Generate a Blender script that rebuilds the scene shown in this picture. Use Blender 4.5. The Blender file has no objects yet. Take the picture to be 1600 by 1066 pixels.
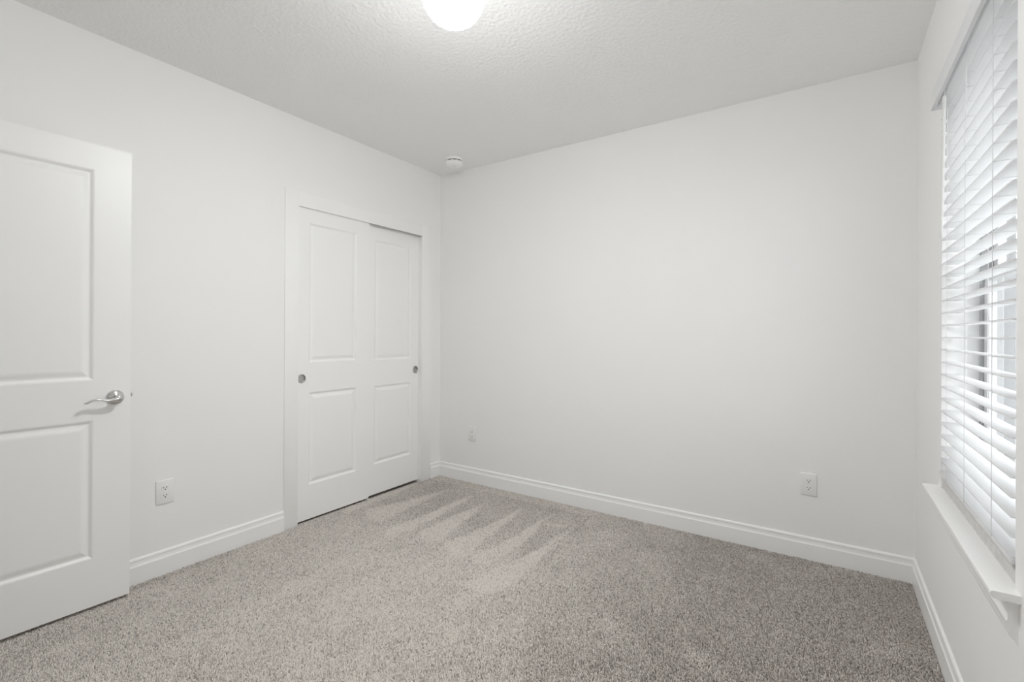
import bpy, bmesh, math, random
import numpy as np
from mathutils import Vector, Matrix

S = bpy.context.scene
COL = S.collection
random.seed(7)

# ------------------------------------------------------------------ camera
F = Vector((-0.556345184, 0.830951162, 0.000450564))
RT = Vector((0.83094232, 0.55633658, 0.00494677))
UP = Vector((-0.00385986, -0.0031265, 0.99998766))
cd = bpy.data.cameras.new('camera')
cd.sensor_width = 36.0
cd.lens = 738.27 * 36.0 / 1600.0
cd.shift_y = (521.93 - 533.0) / 1600.0
cd.clip_start = 0.03
cam = bpy.data.objects.new('camera', cd)
COL.objects.link(cam)
cam.matrix_world = Matrix(((RT.x, UP.x, -F.x, 0.0), (RT.y, UP.y, -F.y, 0.0), (RT.z, UP.z, -F.z, 1.22), (0, 0, 0, 1)))
S.camera = cam

# ------------------------------------------------------------------ world, exposure
LAMP = 250.0          # radiance of the lit ceiling globe
w = bpy.data.worlds.new('overcast_sky')
S.world = w
w.use_nodes = True
wb = w.node_tree.nodes['Background']
wb.inputs[0].default_value = (0.95, 0.975, 1.0, 1)
wb.inputs[1].default_value = 3.75
S.view_settings.view_transform = 'Standard'
S.view_settings.look = 'None'
S.view_settings.gamma = 1.0
S.view_settings.use_curve_mapping = False
S.view_settings.exposure = 0.11
S.cycles.max_bounces = 20
S.cycles.diffuse_bounces = 16
S.cycles.sample_clamp_indirect = 8.0

# ------------------------------------------------------------------ room numbers (metres)
XL, XR, YB, H = -2.7915, 0.3614, 3.0513, 2.5843
YN, YR, XJ = 0.0, -1.05, -1.70      # near wall, rear of the entry recess, side of the recess
WT = 0.20
WY0, WY1, WZ0, WZ1 = 1.5570, 2.4260, 0.6175, 2.172   # window opening
CY0, CY1, CZ = 1.700, 2.878, 2.062                    # closet rough opening
DA = math.radians(0.7011)


# ------------------------------------------------------------------ materials
def new_mat(name):
    m = bpy.data.materials.new(name)
    m.use_nodes = True
    nt = m.node_tree
    return m, nt, nt.nodes['Principled BSDF']


def simple(name, col, rough=0.5, metal=0.0, bump=None, spec=0.5):
    """bump = (scale, strength, distance)"""
    m, nt, b = new_mat(name)
    b.inputs['Base Color'].default_value = (*col, 1)
    b.inputs['Roughness'].default_value = rough
    b.inputs['Metallic'].default_value = metal
    b.inputs['Specular IOR Level'].default_value = spec
    if bump:
        tc = nt.nodes.new('ShaderNodeTexCoord')
        n = nt.nodes.new('ShaderNodeTexNoise')
        n.inputs['Scale'].default_value = bump[0]
        n.inputs['Detail'].default_value = 3
        bp = nt.nodes.new('ShaderNodeBump')
        bp.inputs['Strength'].default_value = bump[1]
        bp.inputs['Distance'].default_value = bump[2]
        nt.links.new(tc.outputs['Object'], n.inputs['Vector'])
        nt.links.new(n.outputs['Fac'], bp.inputs['Height'])
        nt.links.new(bp.outputs['Normal'], b.inputs['Normal'])
    return m


M = {}
M['wall'] = simple('wall_paint', (0.900, 0.898, 0.893), 0.65, bump=(160, 0.12, 0.002), spec=0.3)
M['ceiling'] = simple('ceiling_paint', (0.93, 0.928, 0.924), 0.8, bump=(55, 0.6, 0.008), spec=0.2)
M['trim'] = simple('trim_enamel', (0.925, 0.925, 0.92), 0.35)
M['door'] = simple('door_enamel', (0.925, 0.925, 0.92), 0.38, bump=(90, 0.04, 0.001))
M['plate'] = simple('outlet_plastic', (0.87, 0.87, 0.86), 0.3)
M['dark'] = simple('slot_black', (0.02, 0.02, 0.02), 0.6)
M['slotgrey'] = simple('slot_grey', (0.12, 0.12, 0.115), 0.6)
M['chrome'] = simple('satin_chrome', (0.72, 0.72, 0.71), 0.14, 1.0)
M['nickel'] = simple('brushed_nickel', (0.55, 0.55, 0.54), 0.28, 1.0)
M['plastic'] = simple('white_plastic', (0.80, 0.80, 0.78), 0.4)
M['bright'] = simple('bright_white_plastic', (0.95, 0.95, 0.945), 0.35)
M['marble'] = simple('cultured_marble', (0.55, 0.535, 0.51), 0.3)
M['vinyl'] = simple('window_frame_toned_down', (0.42, 0.425, 0.43), 0.4)  # white frame greyed in colour to hold down the daylight on it
M['sash'] = simple('window_sash_white', (0.72, 0.725, 0.73), 0.35)
M['hall'] = simple('hall_paint', (0.70, 0.69, 0.67), 0.7)
M['grass'] = simple('side_yard_gravel', (0.50, 0.495, 0.485), 0.9)
M['siding'] = simple('neighbour_siding', (0.24, 0.243, 0.247), 0.7)
M['roof'] = simple('roof_shingle', (0.18, 0.17, 0.16), 0.9)
M['white_ext'] = simple('exterior_white', (0.40, 0.40, 0.40), 0.5)
M['backing'] = simple('carpet_backing', (0.36, 0.33, 0.295), 0.95)

# marble veins
nt = M['marble'].node_tree
b = nt.nodes['Principled BSDF']
n = nt.nodes.new('ShaderNodeTexNoise'); n.inputs['Scale'].default_value = 18; n.inputs['Detail'].default_value = 6
n.inputs['Distortion'].default_value = 1.5
r = nt.nodes.new('ShaderNodeValToRGB')
r.color_ramp.elements[0].color = (0.54, 0.525, 0.505, 1); r.color_ramp.elements[0].position = 0.35
r.color_ramp.elements[1].color = (0.62, 0.605, 0.585, 1); r.color_ramp.elements[1].position = 0.65
tc = nt.nodes.new('ShaderNodeTexCoord')
nt.links.new(tc.outputs['Object'], n.inputs['Vector'])
nt.links.new(n.outputs['Fac'], r.inputs[0]); nt.links.new(r.outputs[0], b.inputs['Base Color'])


def slat_mat(name, col, tr):
    m, nt, b = new_mat(name)
    b.inputs['Base Color'].default_value = (*col, 1)
    b.inputs['Roughness'].default_value = 0.4
    t = nt.nodes.new('ShaderNodeBsdfTranslucent')
    t.inputs[0].default_value = (*col, 1)
    mx = nt.nodes.new('ShaderNodeMixShader'); mx.inputs[0].default_value = tr
    nt.links.new(b.outputs[0], mx.inputs[1]); nt.links.new(t.outputs[0], mx.inputs[2])
    nt.links.new(mx.outputs[0], nt.nodes['Material Output'].inputs[0])
    return m


M['slat'] = slat_mat('blind_vinyl', (0.90, 0.903, 0.906), 0.48)
M['cord'] = slat_mat('blind_cord', (0.80, 0.80, 0.80), 0.1)
M['blindrail'] = slat_mat('blind_rail', (0.88, 0.884, 0.888), 0.22)

# glass: clear with a fresnel sheen
m = bpy.data.materials.new('window_glass'); m.use_nodes = True; nt = m.node_tree
nt.nodes.remove(nt.nodes['Principled BSDF'])
tr = nt.nodes.new('ShaderNodeBsdfTransparent'); tr.inputs[0].default_value = (0.97, 0.975, 0.975, 1)
gl = nt.nodes.new('ShaderNodeBsdfGlossy'); gl.inputs['Roughness'].default_value = 0.02
lw = nt.nodes.new('ShaderNodeLayerWeight'); lw.inputs['Blend'].default_value = 0.5
pw = nt.nodes.new('ShaderNodeMath'); pw.operation = 'POWER'; pw.inputs[1].default_value = 5.0
fr = nt.nodes.new('ShaderNodeMath'); fr.operation = 'MULTIPLY_ADD'; fr.inputs[1].default_value = 0.40; fr.inputs[2].default_value = 0.03
nt.links.new(lw.outputs['Facing'], pw.inputs[0]); nt.links.new(pw.outputs[0], fr.inputs[0])
mx = nt.nodes.new('ShaderNodeMixShader')
nt.links.new(fr.outputs[0], mx.inputs[0]); nt.links.new(tr.outputs[0], mx.inputs[1]); nt.links.new(gl.outputs[0], mx.inputs[2])
nt.links.new(mx.outputs[0], nt.nodes['Material Output'].inputs[0])
M['glass'] = m

# lamp globe: lit frosted glass
m, nt, b = new_mat('lit_globe_glass')
b.inputs['Base Color'].default_value = (0.9, 0.9, 0.88, 1)
b.inputs['Roughness'].default_value = 0.3
b.inputs['Emission Color'].default_value = (0.975, 0.993, 1.0, 1)
# emission weakened up the sides and neck to hold down the ceiling halo
ge = nt.nodes.new('ShaderNodeTexCoord'); sp = nt.nodes.new('ShaderNodeSeparateXYZ')
mr = nt.nodes.new('ShaderNodeMapRange')
mr.inputs['From Min'].default_value = -0.95; mr.inputs['From Max'].default_value = -0.35
mr.inputs['To Min'].default_value = LAMP; mr.inputs['To Max'].default_value = LAMP * 0.022
nt.links.new(ge.outputs['Normal'], sp.inputs[0]); nt.links.new(sp.outputs['Z'], mr.inputs['Value'])
nt.links.new(mr.outputs[0], b.inputs['Emission Strength'])
M['globe'] = m

# carpet yarn: heathered colour per tuft, lighter where the pile is brushed the other way
m, nt, b = new_mat('carpet_yarn')
b.inputs['Roughness'].default_value = 0.95
b.inputs['Specular IOR Level'].default_value = 0.1
at = nt.nodes.new('ShaderNodeAttribute'); at.attribute_name = 'yarn'
nt.links.new(at.outputs['Color'], b.inputs['Base Color'])
M['yarn'] = m


# ------------------------------------------------------------------ mesh helpers
def obj(name, bm, m, parent=None, smooth=False, angle=None):
    me = bpy.data.meshes.new(name)
    bmesh.ops.recalc_face_normals(bm, faces=bm.faces[:])
    bm.to_mesh(me); bm.free()
    for mm in (m if isinstance(m, (list, tuple)) else [m]):
        me.materials.append(mm)
    if smooth:
        for p in me.polygons:
            p.use_smooth = True
    o = bpy.data.objects.new(name, me)
    COL.objects.link(o)
    if smooth and angle:
        try:
            me.set_sharp_from_angle(angle=math.radians(angle))
        except Exception:
            pass
    if parent:
        o.parent = parent
    return o


def tag(o, label=None, cat=None, group=None, kind=None):
    if label: o['label'] = label
    if cat: o['category'] = cat
    if group: o['group'] = group
    if kind: o['kind'] = kind
    return o


def empty(name, loc, rz=0.0):
    o = bpy.data.objects.new(name, None)
    o.empty_display_size = 0.1
    o.location = loc; o.rotation_euler = (0, 0, rz)
    COL.objects.link(o)
    return o


def box(bm, x0, x1, y0, y1, z0, z1, bev=0.0, seg=2):
    t = bmesh.new()
    bmesh.ops.create_cube(t, size=1.0)
    for v in t.verts:
        v.co = Vector((x0 + (v.co.x + .5) * (x1 - x0), y0 + (v.co.y + .5) * (y1 - y0), z0 + (v.co.z + .5) * (z1 - z0)))
    if bev:
        bmesh.ops.bevel(t, geom=t.edges[:], offset=bev, segments=seg, affect='EDGES', profile=0.5)
    join(bm, t)


def join(bm, t, mi=None):
    mp = {}
    for v in t.verts:
        mp[v] = bm.verts.new(v.co)
    for f in t.faces:
        try:
            nf = bm.faces.new([mp[v] for v in f.verts])
            nf.material_index = f.material_index if mi is None else mi
            nf.smooth = f.smooth
        except ValueError:
            pass
    t.free()


def lathe(bm, prof, n=48, axis='z', at=(0, 0, 0), cap0=False, cap1=False):
    """prof = [(r, h)]; spun about an axis through at"""
    at = Vector(at)
    rings = []
    for r, h in prof:
        ring = []
        for k in range(n):
            a = 2 * math.pi * k / n
            c, s = r * math.cos(a), r * math.sin(a)
            p = {'z': (c, s, h), 'x': (h, c, s), 'y': (s, h, c)}[axis]
            ring.append(bm.verts.new(at + Vector(p)))
        rings.append(ring)
    for a, b_ in zip(rings, rings[1:]):
        for k in range(n):
            bm.faces.new((a[k], a[(k + 1) % n], b_[(k + 1) % n], b_[k]))
    if cap0: bm.faces.new(rings[0])
    if cap1: bm.faces.new(rings[-1])


def tube(bm, pts, rad, n=12, sq=None):
    """swept tube; rad one number or a list; sq = (width factor along side, along up)"""
    pts = [Vector(p) for p in pts]
    if not isinstance(rad, (list, tuple)): rad = [rad] * len(pts)
    rings = []
    up = Vector((0, 0, 1))
    for i, p in enumerate(pts):
        t = (pts[min(i + 1, len(pts) - 1)] - pts[max(i - 1, 0)]).normalized()
        u = up if abs(t.dot(up)) < 0.95 else Vector((1, 0, 0))
        s = t.cross(u).normalized(); u2 = s.cross(t).normalized()
        fs, fu = sq or (1, 1)
        rings.append([bm.verts.new(p + s * (rad[i] * fs * math.cos(2 * math.pi * k / n)) + u2 * (rad[i] * fu * math.sin(2 * math.pi * k / n))) for k in range(n)])
    for a, b_ in zip(rings, rings[1:]):
        for k in range(n):
            bm.faces.new((a[k], a[(k + 1) % n], b_[(k + 1) % n], b_[k]))
    bm.faces.new(rings[0]); bm.faces.new(rings[-1])


def extrude(bm, prof, p0, p1, uax, vax):
    """closed profile [(u, v)] swept straight from p0 to p1"""
    p0, p1, uax, vax = map(Vector, (p0, p1, uax, vax))
    a = [bm.verts.new(p0 + uax * u + vax * v) for u, v in prof]
    b_ = [bm.verts.new(p1 + uax * u + vax * v) for u, v in prof]
    n = len(prof)
    for k in range(n):
        bm.faces.new((a[k], a[(k + 1) % n], b_[(k + 1) % n], b_[k]))
    bm.faces.new(a); bm.faces.new(b_)


def struct(name, bm, m, label=None, cat=None, smooth=False, angle=None):
    o = obj(name, bm, m, None, smooth, angle)
    return tag(o, label, cat, kind='structure')


# ------------------------------------------------------------------ shell
bm = bmesh.new()
box(bm, XL - WT, XR + WT, YR - WT, YB + WT, -0.16, -0.010)
struct('floor', bm, M['backing'], 'floor of the bedroom under the taupe carpet', 'floor')

bm = bmesh.new()
box(bm, XL - WT, XR + WT, YR - WT, YB + WT, H, H + 0.12)
struct('ceiling', bm, M['ceiling'], 'white textured ceiling above the empty bedroom', 'ceiling')

bm = bmesh.new()
box(bm, XL - WT, XL, YR - WT, CY0, -0.05, H + 0.01)
box(bm, XL - WT, XL, CY1, YB + WT, -0.05, H + 0.01)
box(bm, XL - WT, XL, CY0, CY1, CZ, H + 0.01)
struct('wall_left', bm, M['wall'], 'white wall on the left with the closet opening', 'wall')

bm = bmesh.new()
box(bm, XL, XR + .166, YB, YB + WT, -0.05, H + 0.01)
struct('wall_back', bm, M['wall'], 'blank white far wall between closet and window', 'wall')

bm = bmesh.new()
for x0, x1, mi in ((XR, XR + .166, 0), (XR + .166, XR + WT, 1)):
    t = bmesh.new()
    box(t, x0, x1, YR - WT, WY0, -0.05, H + 0.01)
    box(t, x0, x1, WY1, YB + (WT if mi else 0), -0.05, H + 0.01)
    box(t, x0, x1, WY0, WY1, -0.05, WZ0)
    box(t, x0, x1, WY0, WY1, WZ1, H + 0.01)
    join(bm, t, mi)
M['stucco'] = simple('outside_stucco', (0.36, 0.362, 0.365), 0.9)
struct('wall_right', bm, [M['wall'], M['stucco']], 'white wall on the right around the blind-covered window', 'wall')

# near wall with the doorway the open door belongs to, and the recess the camera stands in
DX0, DX1, DH = -2.677, -1.860, 2.055
bm = bmesh.new()
box(bm, XL, DX0 - 0.02, YN - 0.12, YN, -0.05, H + 0.01)
box(bm, DX1 + 0.02, XJ, YN - 0.12, YN, -0.05, H + 0.01)
box(bm, DX0 - 0.02, DX1 + 0.02, YN - 0.12, YN, DH + 0.02, H + 0.01)
struct('wall_near', bm, M['wall'], 'white near wall with the open doorway, behind the camera', 'wall')
bm = bmesh.new()
box(bm, XJ - 0.12, XJ, YR, YN - 0.12, -0.05, H + 0.01)
struct('wall_entry', bm, M['wall'], 'white side wall of the recess behind the camera', 'wall')
bm = bmesh.new()
box(bm, XL, XR, YR - WT, YR, -0.05, H + 0.01)
struct('wall_rear', bm, M['wall'], 'white rear wall of the recess behind the camera', 'wall')
# closet interior
bm = bmesh.new()
box(bm, XL - 0.86, XL - 0.80, CY0 - 0.3, CY1 + 0.3, -0.05, H)
box(bm, XL - 0.80, XL - WT, CY0 - 0.36, CY0 - 0.3, -0.05, H)
box(bm, XL - 0.80, XL - WT, CY1 + 0.3, CY1 + 0.36, -0.05, H)
box(bm, XL - 0.86, XL - WT, CY0 - 0.36, CY1 + 0.36, H, H + 0.05)
box(bm, XL - 0.86, XL - WT, CY0 - 0.36, CY1 + 0.36, -0.10, -0.012)
struct('wall_closet', bm, M['hall'], 'inside walls of the closet behind the sliding doors', 'wall')

# ------------------------------------------------------------------ trim: baseboards
PB = [(0, 0), (.014, 0), (.014, .0905), (.0128, .0935), (.0118, .0940), (.0104, .0965), (.0092, .1015), (.0084, .1080), (.0080, .1140),
      (.0092, .1165), (.0094, .1205), (.0078, .1255), (.0040, .1290), (0, .1300)]
bm = bmesh.new()
extrude(bm, PB, (XL, YN, -0.008), (XL, 1.641, -0.008), (1, 0, 0), (0, 0, 1))
struct('baseboard_left', bm, M['trim'], 'white baseboard between the open door and the closet', 'baseboard')
bm = bmesh.new()
extrude(bm, PB, (XL, 2.932, -0.008), (XL, YB, -0.008), (1, 0, 0), (0, 0, 1))
struct('baseboard_corner', bm, M['trim'], 'short white baseboard between closet casing and far corner', 'baseboard')
bm = bmesh.new()
extrude(bm, PB, (XL, YB, -0.008), (XR, YB, -0.008), (0, -1, 0), (0, 0, 1))
struct('baseboard_back', bm, M['trim'], 'long white baseboard along the far wall', 'baseboard')
bm = bmesh.new()
extrude(bm, PB, (XR, YR, -0.008), (XR, YB, -0.008), (-1, 0, 0), (0, 0, 1))
struct('baseboard_right', bm, M['trim'], 'white baseboard under the window wall', 'baseboard')

bm = bmesh.new()
extrude(bm, PB, (XJ, YR, -0.008), (XR, YR, -0.008), (0, 1, 0), (0, 0, 1))
struct('baseboard_rear', bm, M['trim'], 'white baseboard in the recess behind the camera', 'baseboard')
bm = bmesh.new()
extrude(bm, PB, (XJ, YR, -0.008), (XJ, YN, -0.008), (1, 0, 0), (0, 0, 1))
struct('baseboard_entry', bm, M['trim'], 'white baseboard on the side wall of the recess', 'baseboard')

# ------------------------------------------------------------------ trim: closet casing and jamb
bm = bmesh.new()
CI0, CI1, CT = 1.7335, 2.8255, 2.0262      # inner faces of the jamb
CO0, CO1, COT = 1.6415, 2.932, 2.120
TH = 0.006
box(bm, XL, XL + TH, CO0, CI0, -0.008, COT, 0.0025)
box(bm, XL, XL + TH, CI1, CO1, -0.008, COT, 0.0025)
box(bm, XL, XL + TH, CI0 - 0.003, CI1 + 0.003, CT, COT, 0.0025)
struct('trim_1', bm, M['trim'], 'flat white casing around the sliding closet doors', 'trim', True, 40)
bm = bmesh.new()
box(bm, XL - 0.115, XL, CY0, CY0 + 0.010, -0.008, CZ)
box(bm, XL - 0.115, XL, CI1, CY1, -0.008, CZ)
box(bm, XL - 0.115, XL, CY0 + 0.01, CI1, CT + 0.022, CZ)
struct('trim_2', bm, M['trim'], 'white jamb lining the closet opening', 'trim')


# ------------------------------------------------------------------ panelled doors
PROF = [(0.0, 0.0), (.005, -.0012), (.010, -.0046), (.0135, -.0072), (.0165, -.0082), (.0205, -.0080), (.026, -.0066), (.033, -.0040), (.040, -.0022), (.046, -.0016)]


def panel_door(W, Hh, thick, stile, zs, hole=None):
    """slab in local space: face at x=0, y along the width, z up; zs = the panels' four heights;
    hole = (y, z, radius, depth) of a round recess for a flush pull"""
    bm = bmesh.new()
    V = lambda y, z, x=0.0: bm.verts.new((x, y, z))
    yc = [0, stile, W - stile, W]
    zc = [0] + list(zs) + [Hh]
    if hole:
        hy, hz, hr, hd = hole
        e = hr * 1.25
        yc = sorted(yc + [hy - e, hy + e]); zc = sorted(zc + [hz - e, hz + e])
    for i in range(len(yc) - 1):
        for j in range(len(zc) - 1):
            y0, y1, z0, z1 = yc[i], yc[i + 1], zc[j], zc[j + 1]
            my, mz = (y0 + y1) / 2, (z0 + z1) / 2
            if stile < my < W - stile and (zs[0] < mz < zs[1] or zs[2] < mz < zs[3]):
                continue
            if hole and abs(my - hy) < 1e-6 and abs(mz - hz) < 1e-6:
                N = 32
                sqr, cir = [], []
                for k in range(N):
                    a = 2 * math.pi * k / N + math.pi / 4
                    c, s = math.cos(a), math.sin(a)
                    q = e / max(abs(c), abs(s))
                    sqr.append(V(hy + q * c, hz + q * s)); cir.append((hy + hr * c, hz + hr * s))
                A = [V(*p) for p in cir]; B = [V(*p, -hd) for p in cir]
                for k in range(N):
                    l = (k + 1) % N
                    bm.faces.new((sqr[k], sqr[l], A[l], A[k])); bm.faces.new((A[k], A[l], B[l], B[k]))
                bm.faces.new(B)
                continue
            bm.faces.new((V(y0, z0), V(y1, z0), V(y1, z1), V(y0, z1)))
    for z0, z1 in ((zs[0], zs[1]), (zs[2], zs[3])):
        prev = None
        for d, h in PROF:
            ring = [V(stile + d, z0 + d, h), V(W - stile - d, z0 + d, h), V(W - stile - d, z1 - d, h), V(stile + d, z1 - d, h)]
            if prev:
                for k in range(4):
                    bm.faces.new((prev[k], prev[(k + 1) % 4], ring[(k + 1) % 4], ring[k]))
            prev = ring
        bm.faces.new(prev)
    # sides and back
    t = -thick
    c = [(0, 0), (W, 0), (W, Hh), (0, Hh)]
    f0 = [V(*p) for p in c]; f1 = [V(*p, t) for p in c]
    for k in range(4):
        bm.faces.new((f0[k], f0[(k + 1) % 4], f1[(k + 1) % 4], f1[k]))
    bm.faces.new(f1)
    bmesh.ops.remove_doubles(bm, verts=bm.verts[:], dist=1e-5)
    return bm


# open door: hinge on the near wall, lying close to the left wall
DW = 0.813
edge = Vector((-2.677, 0.8342, 0.0155))
hinge = edge - Vector((math.sin(DA), math.cos(DA), 0)) * DW
d1 = obj('door_1', panel_door(DW, 2.030, 0.035, 0.1305, (0.2088, 0.8178, 0.9918, 1.9183)), M['door'])
d1.location = hinge; d1.rotation_euler = (0, 0, -DA)
tag(d1, 'white two-panel bedroom door standing open along the left wall', 'door', kind='structure')
# lever handle
hy, hz = DW - 0.0575, 0.9255 - 0.0155
bm = bmesh.new()
lathe(bm, [(.0335, 0.0), (.0338, .003), (.0330, .0065), (.0300, .0105), (.0240, .0140), (.0170, .0165), (.0125, .0185), (.0115, .0240), (.0110, .0400), (.0105, .0410)], 48, 'x', (0, hy, hz), True, True)
hd = obj('door_handle', bm, M['chrome'], d1, True, 50)
hd['label'] = 'chrome handle rose'
bm = bmesh.new()
P = [(.046, .012, .001), (.049, .004, .000), (.050, -.006, -.0015), (.051, -.020, -.0045), (.052, -.034, -.0060), (.053, -.048, -.0045), (.054, -.062, -.0005), (.054, -.076, .0020),
     (.053, -.088, .0010), (.052, -.099, -.0040), (.0505, -.107, -.0095), (.050, -.113, -.0110), (.050, -.117, -.0085)]
R_ = [.0090, .0110, .0115, .0106, .0094, .0082, .0074, .0070, .0070, .0070, .0066, .0058, .0036]
tube(bm, [(x, hy + y, hz + z) for x, y, z in P], R_, 16, (1.25, .72))
lathe(bm, [(.0110, .036), (.0125, .040), (.0128, .056), (.0110, .0595), (.0060, .0610)], 32, 'x', (0, hy, hz), True, True)
lv = obj('lever', bm, M['chrome'], hd, True, 50)
lv['label'] = 'curved chrome lever'
bm = bmesh.new()
box(bm, -.0300, -.0050, DW, DW + .0012, hz - .028, hz + .028, .0004, 1)
box(bm, -.0240, -.0110, DW, DW + .0105, hz - .0085 + .006, hz + .0085 + .006, .002, 2)
lt = obj('latch_bolt', bm, M['nickel'], d1, True, 40)
lt['label'] = 'grey metal latch bolt on the door edge'
for z in (0.20, 1.02, 1.80):
    bm = bmesh.new()
    lathe(bm, [(.006, z), (.006, z + .089)], 16, 'z', (-.038, -.006, 0), True, True)
    box(bm, -.034, -.004, -.0018, -.0002, z, z + .089)
    obj('hinge', bm, M['nickel'], d1, True, 40)['label'] = 'metal hinge'

# doorway casing on the near wall
bm = bmesh.new()
box(bm, DX0 - 0.020, DX0 - 0.004, YN - 0.12, YN, -0.008, DH + 0.02)
box(bm, DX1 + 0.004, DX1 + 0.020, YN - 0.12, YN, -0.008, DH + 0.02)
box(bm, DX0 - 0.004, DX1 + 0.004, YN - 0.12, YN, DH + 0.004, DH + 0.02)
box(bm, DX1 + 0.010, DX1 + 0.08, YN, YN + 0.012, -0.008, DH + 0.08)
box(bm, DX0 - 0.078, DX1 + 0.010, YN, YN + 0.012, DH + 0.010, DH + 0.08)
box(bm, DX0 - 0.078, DX0 - 0.014, YN, YN + 0.012, -0.008, DH + 0.010)
struct('trim_3', bm, M['trim'], 'white casing of the doorway behind the camera', 'trim')

# sliding closet doors
SW2, SW3 = 0.594, 0.597


def pull(parent, y, z):
    bm = bmesh.new()
    lathe(bm, [(.0292, .0000), (.0296, .0012), (.0285, .0022), (.0268, .0020), (.0262, .0005), (.0258, -.0090), (.0245, -.0105), (.0, -.0105)], 40, 'x', (0, y, z))
    o = obj('flush_pull', bm, M['nickel'], parent, True, 35)
    o['label'] = 'round brushed nickel finger pull'
    return o


d2 = obj('door_2', panel_door(SW2, 2.028, 0.028, 0.1085, (0.2195, 0.8235, 1.0140, 1.9245), (0.0605, 0.9140, .0275, .0115)), M['door'])
d2.location = (XL - 0.006, 1.7020, 0.0140)
tag(d2, 'left sliding closet panel, in front of the other one', 'door', kind='structure')
pull(d2, 0.0605, 0.9140)
d3 = obj('door_3', panel_door(SW3, 2.026, 0.028, 0.1085, (0.2227, 0.8170, 1.0044, 1.9147), (SW3 - 0.0635, 0.9130, .0275, .0115)), M['door'])
d3.location = (XL - 0.038, 2.2605, 0.0110)
tag(d3, 'right sliding closet panel, set back beside the far corner', 'door', kind='structure')
pull(d3, SW3 - 0.0635, 0.9130)
bm = bmesh.new()
box(bm, XL - 0.045, XL - 0.002, 2.284, 2.304, -0.009, 0.006, .002, 1)
fg = obj('floor_guide', bm, M['plastic'])
tag(fg, 'small white plastic floor guide where the closet doors overlap', 'door guide')
bm = bmesh.new()
box(bm, XL - 0.105, XL - 0.004, CY0 + .010, CI1, 2.0440, 2.0482)
tk = struct('trim_4', bm, M['slotgrey'], 'dark metal track hidden above the closet doors', 'track')

# ------------------------------------------------------------------ window
bm = bmesh.new()
fx0, fx1 = XR + 0.105, XR + 0.165
for y0, y1, z0, z1 in ((WY0, WY0 + .026, WZ0, WZ1), (WY1 - .026, WY1, WZ0, WZ1), (WY0 + .026, WY1 - .026, WZ0, 0.735), (WY0 + .026, WY1 - .026, WZ1 - .045, WZ1)):
    box(bm, fx0, fx1, y0, y1, z0, z1, .003, 1)
win = struct('window_1', bm, M['vinyl'], 'pale window frame and sashes behind the horizontal blind', 'window')
zm = 1.43
bm = bmesh.new()
for y0, y1, z0, z1 in ((WY0 + .026, WY0 + .08, .735, zm + .03), (WY1 - .08, WY1 - .026, .735, zm + .03), (WY0 + .08, WY1 - .08, .735, .775), (WY0 + .08, WY1 - .08, zm - .01, zm + .03)):
    box(bm, fx0 + .008, fx0 + .030, y0, y1, z0, z1, .002, 1)
sash = obj('lower_sash', bm, M['sash'], win)
bm = bmesh.new()
box(bm, fx0 + .017, fx0 + .021, WY0 + .079, WY1 - .079, .774, zm - .009)
obj('pane', bm, M['glass'], sash)
bm = bmesh.new()
for y0, y1, z0, z1 in ((WY0 + .026, WY0 + .075, zm, WZ1 - .045), (WY1 - .075, WY1 - .026, zm, WZ1 - .045), (WY0 + .075, WY1 - .075, zm, zm + .03), (WY0 + .075, WY1 - .075, WZ1 - .075, WZ1 - .045)):
    box(bm, fx0 + .032, fx0 + .054, y0, y1, z0, z1, .002, 1)
sash2 = obj('upper_sash', bm, M['sash'], win)
bm = bmesh.new()
box(bm, fx0 + .041, fx0 + .045, WY0 + .074, WY1 - .074, zm + .029, WZ1 - .074)
obj('pane', bm, M['glass'], sash2)

# stool, apron, marble sill
ST = 0.6375
bm = bmesh.new()
pr = [(0, ST - .018), (.038, ST - .018), (.046, ST - .0165), (.0495, ST - .012), (.0505, ST - .007), (.0490, ST - .002), (.0460, ST), (0, ST)]
extrude(bm, pr, (XR, WY0 - .042, 0), (XR, WY1 + .042, 0), (-1, 0, 0), (0, 0, 1))
box(bm, XR, XR + .010, WY0, WY1, ST - .018, ST)
struct('trim_5', bm, M['trim'], 'white painted window stool with short horns past the opening', 'window sill', True, 35)
bm = bmesh.new()
pr = [(0, .6195), (.0175, .6195), (.0178, .572), (.0195, .5685), (.0195, .563), (.0175, .559), (.0160, .550), (.0165, .541), (.0140, .534), (.0075, .527), (.0035, .520), (0, .514)]
extrude(bm, pr, (XR, WY0 - .024, 0), (XR, WY1 + .024, 0), (-1, 0, 0), (0, 0, 1))
struct('trim_6', bm, M['trim'], 'white moulded apron under the window stool', 'trim', True, 35)
bm = bmesh.new()
box(bm, XR + .006, fx0, WY0, WY1, ST - .019, .6690, .002, 2)
struct('trim_7', bm, M['marble'], 'grey veined marble sill under the blind', 'window sill')

# ------------------------------------------------------------------ blind
bl = empty('window_blind', (XR + 0.02, (WY0 + WY1) / 2, ST))
tag(bl, 'white horizontal slat blind hanging in the window on the right', 'blind')
org = Vector(bl.location)


def bobj(name, bm, m, parent=bl, smooth=False, angle=None):
    for v in bm.verts:
        v.co -= org
    return obj(name, bm, m, parent, smooth, angle)


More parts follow.
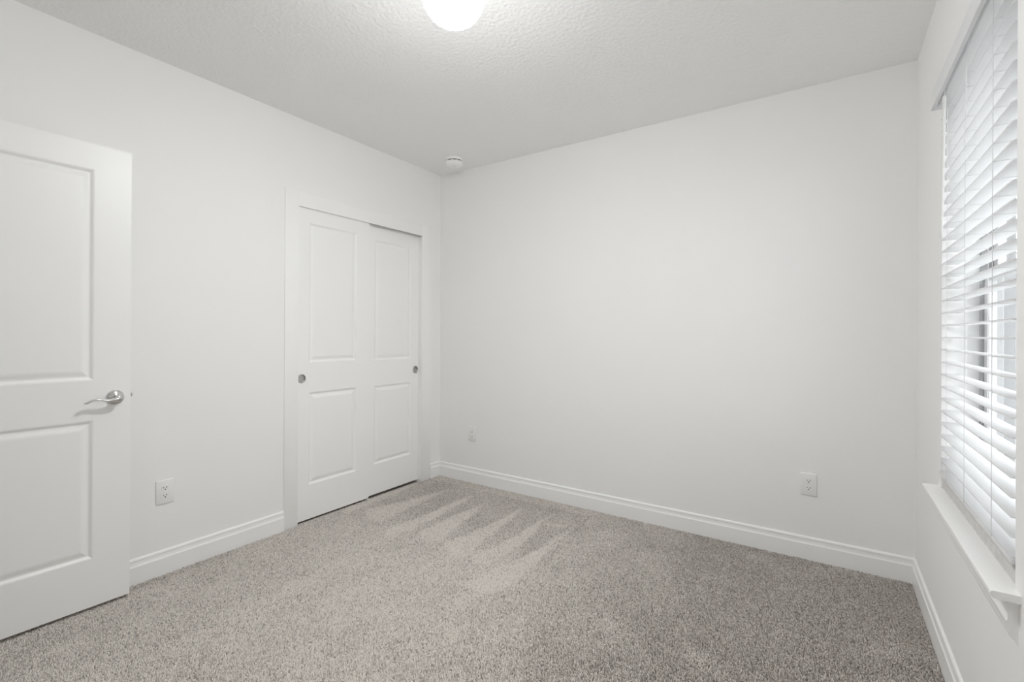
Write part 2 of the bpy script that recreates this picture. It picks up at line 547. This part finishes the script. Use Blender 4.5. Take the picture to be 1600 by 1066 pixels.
XS = 0.355
SY0, SY1 = 1.5612, 2.4165
PITCH = 0.04624
Z0 = 0.7060
NS = 30
bm = bmesh.new()
nseg, rc = 8, .007
for i in range(NS):
    zc = Z0 + PITCH * i + random.uniform(-.0004, .0004)
    tilt = random.uniform(-.012, .012)
    top, bot = [], []
    # cross-section stations over the 50 mm depth, ends rounded at the corners
    for k in range(nseg + 1):
        u = k / nseg
        # finer stations at both edges
        u = 0.5 - 0.5 * math.cos(math.pi * u)
        dx = u * .050
        dedge = min(dx, .050 - dx)
        ins = rc - math.sqrt(max(0, rc * rc - (rc - min(dedge, rc)) ** 2))
        crown = .0016 * (1 - (2 * u - 1) ** 2)
        zz = zc + crown + tilt * (dx - .025)
        row_t = [bm.verts.new((XS + dx, y, zz + .0017)) for y in (SY0 + ins, SY1 - ins)]
        row_b = [bm.verts.new((XS + dx, y, zz - .0017)) for y in (SY0 + ins, SY1 - ins)]
        top.append(row_t); bot.append(row_b)
    for k in range(nseg):
        bm.faces.new((top[k][0], top[k][1], top[k + 1][1], top[k + 1][0]))
        bm.faces.new((bot[k][0], bot[k + 1][0], bot[k + 1][1], bot[k][1]))
        for s in (0, 1):
            bm.faces.new((top[k][s], top[k + 1][s], bot[k + 1][s], bot[k][s]))
    bm.faces.new((top[0][0], bot[0][0], bot[0][1], top[0][1]))
    bm.faces.new((top[-1][0], top[-1][1], bot[-1][1], bot[-1][0]))
sl = bobj('slats', bm, M['slat'])

bm = bmesh.new()
box(bm, XS - .001, XS + .050, SY0, SY1, .6895, .7035, .003, 2)
bobj('bottom_rail', bm, M['blindrail'], smooth=True, angle=40)
bm = bmesh.new()
box(bm, XS - .004, XS + .050, SY0, SY1, 2.108, 2.160, .002, 1)
hr_ = bobj('headrail', bm, M['blindrail'])
bm = bmesh.new()
pv = [(-.0030, 2.0930), (.0078, 2.0930), (.0078, 2.1680), (.0015, 2.1680), (0, 2.1650), (-.0010, 2.158), (0, 2.152), (0, 2.108), (-.0015, 2.104), (-.0038, 2.099), (-.0042, 2.0955)]
extrude(bm, pv, (.3300, SY0 - .002, 0), (.3300, 2.4245, 0), (1, 0, 0), (0, 0, 1))
box(bm, .3378, XS + .03, 2.4170, 2.4245, 2.0930, 2.1660)
bobj('valance', bm, M['blindrail'])
for y in (1.7163, 2.0150, 2.2844):
    bm = bmesh.new()
    tube(bm, [(XS - .0012, y, .6900), (XS - .0012, y, 2.110)], .0009, 6)
    tube(bm, [(XS + .0512, y, .6900), (XS + .0512, y, 2.110)], .0009, 6)
    for i in range(NS):
        z = Z0 + PITCH * i - .0022
        tube(bm, [(XS - .001, y, z), (XS + .051, y, z)], .0006, 5)
    bobj('ladder_cord', bm, M['cord'])
bm = bmesh.new()
tube(bm, [(.3440, 2.2800, 2.118), (.3445, 2.2802, 2.085)], .0015, 8)
lathe(bm, [(.0030, 0), (.0062, -.004), (.0062, -.020), (.0046, -.026), (.0046, -.470), (.0060, -.478), (.0060, -.500), (.0030, -.506)], 12, 'z', (0, 0, 0), True, True)
nv = len(bm.verts)
for v in list(bm.verts)[-12 * 8:]:
    k = -v.co.z / .506
    v.co += Vector((.3445 + .0005 * k, 2.2802 + .046 * k, 2.088))
bobj('tilt_wand', bm, M['plastic'], smooth=True, angle=40)
bm = bmesh.new()
tube(bm, [(.3450, 1.9490, 2.110), (.3440, 1.9486, 2.04), (.3440, 1.9470, 1.92)], .0011, 6)
bobj('lift_cord', bm, M['cord'])

# ------------------------------------------------------------------ ceiling light
LX, LY = -1.1390, 1.3075
cl = empty('ceiling_light', (LX, LY, H))
tag(cl, 'round lit white glass globe light on the ceiling', 'ceiling light')
RG, ZG = .1165, -.1220
bm = bmesh.new()
prof = []
for k in range(41):
    t = math.radians(62) - math.radians(152) * k / 40
    prof.append((max(RG * math.cos(t), 0.0), ZG + RG * math.sin(t)))
lathe(bm, prof, 64, 'z')
bmesh.ops.remove_doubles(bm, verts=bm.verts[:], dist=1e-6)
obj('glass_globe', bm, M['globe'], cl, True)['label'] = 'glowing white glass globe'
bm = bmesh.new()
lathe(bm, [(.0, .002), (.066, .002), (.068, -.002), (.066, -.009), (.060, -.013), (.058, -.022), (.050, -.022)], 64, 'z')
obj('base_ring', bm, M['plastic'], cl, True, 35)['label'] = 'white base ring holding the globe'

# ------------------------------------------------------------------ smoke detector
sd = empty('smoke_detector', (-2.4350, 2.8150, H))
tag(sd, 'round white smoke detector on the ceiling near the far corner', 'smoke detector')
bm = bmesh.new()
lathe(bm, [(.050, .001), (.0690, .001), (.0700, -.004), (.0698, -.0125), (.0675, -.0150), (.052, -.0152)], 56, 'z')
obj('mounting_base', bm, M['bright'], sd, True, 35)
bm = bmesh.new()
lathe(bm, [(.0560, -.014), (.0560, -.0250)], 56, 'z')
obj('vent_gap', bm, M['slotgrey'], sd, True)['label'] = 'dark vent gap'
bm = bmesh.new()
lathe(bm, [(.0500, -.0232), (.0640, -.0232), (.0655, -.0250), (.0650, -.0350), (.0610, -.0450), (.0520, -.0510), (.0300, -.0535), (.0110, -.0537), (.0108, -.0525), (.0, -.0525)], 56, 'z')
for k in range(9):
    a = 2 * math.pi * k / 9 + .2
    c, s = math.cos(a), math.sin(a)
    t = bmesh.new(); box(t, .0550, .0640, -.0030, .0030, -.0240, -.0145)
    for v in t.verts: v.co = Vector((v.co.x * c - v.co.y * s, v.co.x * s + v.co.y * c, v.co.z))
    join(bm, t)
obj('cover', bm, M['bright'], sd, True, 35)
bm = bmesh.new()
lathe(bm, [(.0098, -.0526), (.0098, -.0546), (.0080, -.0555), (.0, -.0555)], 24, 'z')
obj('test_button', bm, M['plastic'], sd, True, 40)


# ------------------------------------------------------------------ outlets
def outlet(loc, rz, label):
    """local: x along the wall, y out into the room, z up"""
    r_ = empty('wall_outlet', loc, rz)
    tag(r_, label, 'wall outlet', 'duplex wall outlets')
    bm = bmesh.new()
    pr = [(-.0385, 0), (-.0385, .0040), (-.0365, .0058), (.0365, .0058), (.0385, .0040), (.0385, 0)]
    box(bm, -.0385, .0385, .0004, .0064, -.0605, .0605, .0030, 2)
    obj('cover_plate', bm, M['plate'], r_, True, 50)
    for s in (-1, 1):
        zc = s * .0195
        bm = bmesh.new()
        N = 28
        pts = []
        for k in range(N):
            a = 2 * math.pi * k / N
            pts.append((.0172 * math.cos(a), max(-.0125, min(.0125, .0172 * math.sin(a)))))
        a0 = [bm.verts.new((x, .0062, zc + z)) for x, z in pts]
        a1 = [bm.verts.new((x * .985, .0080, zc + z * .985)) for x, z in pts]
        for k in range(N):
            bm.faces.new((a0[k], a0[(k + 1) % N], a1[(k + 1) % N], a1[k]))
        bm.faces.new(a1)
        f = obj('receptacle', bm, M['plate'], r_)
        bm = bmesh.new()
        box(bm, -.0078, -.0052, .0079, .0083, zc - .0012, zc + .0072)
        box(bm, .0054, .0078, .0079, .0083, zc - .0002, zc + .0066)
        lathe(bm, [(.0031, .0079), (.0031, .0083)], 14, 'y', (0, 0, zc - .0068), True, True)
        obj('slots', bm, M['dark'], f)['label'] = 'dark plug slots'
    bm = bmesh.new()
    lathe(bm, [(.0032, .0062), (.0030, .0072), (.0, .0074)], 16, 'y', (0, 0, 0))
    obj('screw', bm, M['plate'], r_, True, 40)
    return r_


outlet((XL, 1.0125, 0.4140), -math.pi / 2, 'white duplex outlet low on the left wall between open door and closet')
outlet((-0.0865, YB, 0.4075), math.pi, 'white duplex outlet on the far wall nearer the window')
outlet((-2.4300, YB, 0.3965), math.pi, 'small looking duplex outlet on the far wall beside the closet corner')

# ------------------------------------------------------------------ carpet pile
LIGHT = [
    [(-1.34, 2.80), (-1.36, 2.34), (-1.40, 2.09), (-1.46, 1.92), (-1.47, 1.77), (-1.33, 1.78), (-1.27, 1.91), (-1.28, 2.07), (-1.30, 2.31)],
    [(-1.56, 2.81), (-1.57, 2.36), (-1.61, 2.02), (-1.51, 1.98), (-1.48, 2.09), (-1.48, 2.22), (-1.48, 2.39)],
    [(-1.78, 2.86), (-1.80, 2.36), (-1.86, 2.06), (-1.71, 1.96), (-1.64, 2.01), (-1.68, 2.20), (-1.70, 2.34)],
    [(-2.05, 2.72), (-2.09, 2.40), (-2.09, 2.11), (-1.98, 2.01), (-1.90, 2.07), (-1.93, 2.26)],
    [(-2.24, 2.83), (-2.25, 2.40), (-2.28, 1.98), (-2.15, 1.93), (-2.16, 2.03), (-2.15, 2.26), (-2.20, 2.71)],
    [(-2.47, 2.80), (-2.56, 2.40), (-2.66, 2.16), (-2.51, 2.05), (-2.40, 2.08), (-2.44, 2.36)],
    [(-2.78, 2.80), (-2.82, 2.48), (-2.80, 2.07), (-2.71, 2.04), (-2.72, 2.47)],
    [(-1.52, 2.67), (-1.37, 2.71), (-1.34, 2.68), (-1.48, 2.63)],
    [(-2.19, 1.28), (-2.16, 1.60), (-2.11, 1.59), (-2.10, 1.41), (-2.11, 1.23)],
    [(-1.92, 1.36), (-1.88, 1.66), (-1.85, 1.64), (-1.85, 1.41)],
    [(-1.66, 1.30), (-1.62, 1.59), (-1.58, 1.57), (-1.58, 1.36)],
    [(-1.93, 1.31), (-1.87, 1.54), (-1.82, 1.52), (-1.79, 1.28), (-1.82, 1.24)],
    [(-1.40, 1.54), (-1.37, 1.61), (-1.35, 1.59), (-1.37, 1.53)],
    [(-2.16, 1.05), (-2.13, 1.45), (-2.05, 1.39), (-2.09, 1.05)],
]
DARK = [
    [(0.06, 2.51), (0.23, 2.49), (0.23, 2.52), (0.08, 2.54)],
    [(-0.35, 2.14), (-0.14, 2.12), (-0.23, 1.99), (-0.33, 2.03)],
    [(-0.27, 2.37), (-0.13, 2.41), (-0.15, 2.35), (-0.27, 2.32)],
    [(0.24, 2.38), (0.36, 2.50), (0.33, 2.29), (0.26, 2.27)],
]


def inside(px, py, poly):
    r_ = np.zeros(px.shape, bool)
    j = len(poly) - 1
    for i in range(len(poly)):
        xi, yi = poly[i]; xj, yj = poly[j]
        c = ((yi > py) != (yj > py)) & (px < (xj - xi) * (py - yi) / (yj - yi + 1e-12) + xi)
        r_ ^= c
        j = i
    return r_


def vnoise(x, y, cell, rng, n=128):
    g = rng.random((n, n))
    fx, fy = x / cell + 400, y / cell + 400
    ix, iy = np.floor(fx).astype(int), np.floor(fy).astype(int)
    tx, ty = fx - ix, fy - iy
    tx, ty = tx * tx * (3 - 2 * tx), ty * ty * (3 - 2 * ty)
    a = g[ix % n, iy % n]; b_ = g[(ix + 1) % n, iy % n]; c = g[ix % n, (iy + 1) % n]; d = g[(ix + 1) % n, (iy + 1) % n]
    return (a * (1 - tx) + b_ * tx) * (1 - ty) + (c * (1 - tx) + d * tx) * ty


def carpet():
    rng = np.random.default_rng(11)
    step = 0.0062
    x0, x1, y0, y1 = XL + .0155, XR - .0155, YR + 0.004, YB - .0155
    gx, gy = np.meshgrid(np.arange(x0, x1, step), np.arange(y0, y1, step * .87), indexing='ij')
    gx[:, ::2] += step * .5
    x = gx.ravel() + rng.normal(0, step * .22, gx.size)
    y = gy.ravel() + rng.normal(0, step * .22, gy.size)
    # closet side: the pile also runs under the sliding doors
    ex, ey = np.meshgrid(np.arange(XL - .016, XL + .0155, step), np.arange(CI0 + .01, CI1 - .01, step * .87), indexing='ij')
    x = np.concatenate([x, ex.ravel() + rng.normal(0, step * .2, ex.size)]); y = np.concatenate([y, ey.ravel() + rng.normal(0, step * .2, ey.size)])
    ok = (x < x1) & (y < y1) & ((x > x0) | ((y > CI0 + .008) & (y < CI1 - .008))) & ((y > YN + .004) | (x > XJ + .02)) & (y > YR + .020)
    # keep clear of the casing feet
    ok &= ~((x < XL + .0155) & ((y < CI0 + .004) | (y > CI1 - .004)))
    x, y = x[ok], y[ok]
    n = len(x)
    # brushed marks: soft edges by jittering the lookup
    jx, jy = x + rng.normal(0, .010, n), y + rng.normal(0, .010, n)
    nap = np.full(n, 0.50)
    wob = (vnoise(x, y, .35, rng) - .5)
    bx = np.interp(y, [0.0, 1.36, 1.57, 2.08, 2.80, 3.05], [-0.75, -0.95, -1.02, -1.19, -1.33, -1.38]) + wob * .25
    side = 1 / (1 + np.exp((x - bx) / .05))
    nap = .32 + .22 * side
    nap += .16 * (vnoise(x, y, .16, rng) - .5) + .14 * (vnoise(x, y * .6, .07, rng) - .5)
    # mottled patches on the window side
    ms = np.clip((x + 1.10) / .75, 0, 1)
    nap += ms * (.58 * (vnoise(x + .3 * y, y, .17, rng) - .5) + .34 * (vnoise(x, y, .07, rng) - .5) - .38)
    # dark triangles between the vacuum strokes
    fan = (y > 2.0) & (x < bx + .02) & (y < 2.92)
    nap -= fan * np.clip((y - 1.98) / .35, 0, 1) * .24
    for k, pl in enumerate(LIGHT):
        nap = np.where(inside(jx, jy, pl), np.maximum(nap, .85 if k < 7 else .66), nap)
    for pl in DARK:
        nap = np.where(inside(jx, jy, pl), np.minimum(nap, .10), nap)
    # darker strip along the left baseboard by the open door
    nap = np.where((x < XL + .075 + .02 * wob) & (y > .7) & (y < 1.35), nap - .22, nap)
    nap = np.clip(nap, 0, 1)
    # tuft: bent three-sided spike with a flat tip
    h = .0105 * (0.82 + .36 * rng.random(n))
    lean_dir = rng.random(n) * 2 * np.pi
    lean = .0030 * rng.random(n)
    lx = np.cos(lean_dir) * lean + .0012 * (nap - .4)
    ly = np.sin(lean_dir) * lean + .0050 * (nap - .4)
    rot = rng.random(n) * 2 * np.pi
    rb, rt = .0042, .0028
    V = np.empty((n, 6, 3), np.float32)
    for k in range(3):
        a = rot + 2 * np.pi * k / 3
        V[:, k, 0] = x + rb * np.cos(a); V[:, k, 1] = y + rb * np.sin(a); V[:, k, 2] = -.0095
        V[:, 3 + k, 0] = x + lx + rt * np.cos(a + .5); V[:, 3 + k, 1] = y + ly + rt * np.sin(a + .5)
        V[:, 3 + k, 2] = -.0095 + h + rng.normal(0, .0006, n)
    V[..., 0] = np.minimum(V[..., 0], XR - .0142); V[..., 1] = np.minimum(V[..., 1], YB - .0142)
    base = (np.arange(n) * 6)[:, None]
    quads = np.array([[0, 1, 4, 3], [1, 2, 5, 4], [2, 0, 3, 5]])
    tri = np.array([[3, 4, 5]])
    q = (base[:, :, None] + quads[None]).reshape(n, 12)
    t = (base[:, :, None] + tri[None]).reshape(n, 3)
    loops = np.concatenate([q, t], 1).ravel().astype(np.int32)
    per = np.tile(np.array([0, 4, 8, 12], np.int32), n) + np.repeat(np.arange(n, dtype=np.int32) * 15, 4)
    me = bpy.data.meshes.new('carpet_pile')
    me.vertices.add(n * 6); me.vertices.foreach_set('co', V.ravel())
    me.loops.add(len(loops)); me.loops.foreach_set('vertex_index', loops)
    me.polygons.add(n * 4); me.polygons.foreach_set('loop_start', per)
    me.update(calc_edges=True)
    # heathered yarn colour
    hth = rng.random(n)
    lt = np.array([0.85, 0.80, 0.748]); dk = np.array([0.335, 0.299, 0.265])
    f = np.clip(.47 + .66 * nap + .66 * (hth - .5) - .42 * (rng.random(n) < .16), 0, 1)
    colr = dk[None] * (1 - f[:, None]) + lt[None] * f[:, None]
    rgba = np.ones((n, 6, 4), np.float32)
    rgba[:, :, :3] = colr[:, None, :]
    ca = me.color_attributes.new('yarn', 'FLOAT_COLOR', 'POINT')
    ca.data.foreach_set('color', rgba.ravel())
    me.materials.append(M['yarn'])
    o = bpy.data.objects.new('carpet_pile', me)
    COL.objects.link(o)
    tag(o, 'taupe cut-pile carpet with pale vacuum strokes covering the floor', 'carpet', kind='stuff')


carpet()

# ------------------------------------------------------------------ outdoors, seen in slices between the slats
bm = bmesh.new()
box(bm, XR + WT + .02, 40, -20, 60, -.45, -.35)
struct('ground', bm, M['grass'], 'pale gravel side yard outside the window', 'ground')
nh = empty('neighbour_house', (3.2, 15.0, -.35))
tag(nh, 'pale grey house outside beyond the window blind', 'house')


def nobj(name, bm, m, parent=nh):
    for v in bm.verts: v.co -= nh.location
    return obj(name, bm, m, parent)


bm = bmesh.new()
for i in range(20):
    z = -.36 + i * .15
    extrude(bm, [(0, 0), (.018, 0), (.004, .15), (0, .15)], (3.2, 4.5, z), (3.2, 34.0, z), (-1, 0, 0), (0, 0, 1))
box(bm, 3.2, 9.0, 4.5, 34.0, -.36, 2.64)
nobj('wall', bm, M['siding'])
bm = bmesh.new()
box(bm, 2.72, 2.76, 4.2, 34.3, 2.48, 2.68)
box(bm, 2.72, 3.2, 4.2, 34.3, 2.46, 2.48)
nobj('fascia', bm, M['white_ext'])
bm = bmesh.new()
extrude(bm, [(0, 0), (3.4, 1.5), (6.8, 0), (6.8, -.03), (3.4, 1.46), (0, -.03)], (2.72, 4.2, 2.70), (2.72, 34.3, 2.70), (1, 0, 0), (0, 0, 1))
nobj('roof', bm, M['roof'])
bm = bmesh.new()
box(bm, 3.08, 3.18, 15.45, 15.95, -.35, 2.46)
nobj('downspout', bm, M['white_ext'])
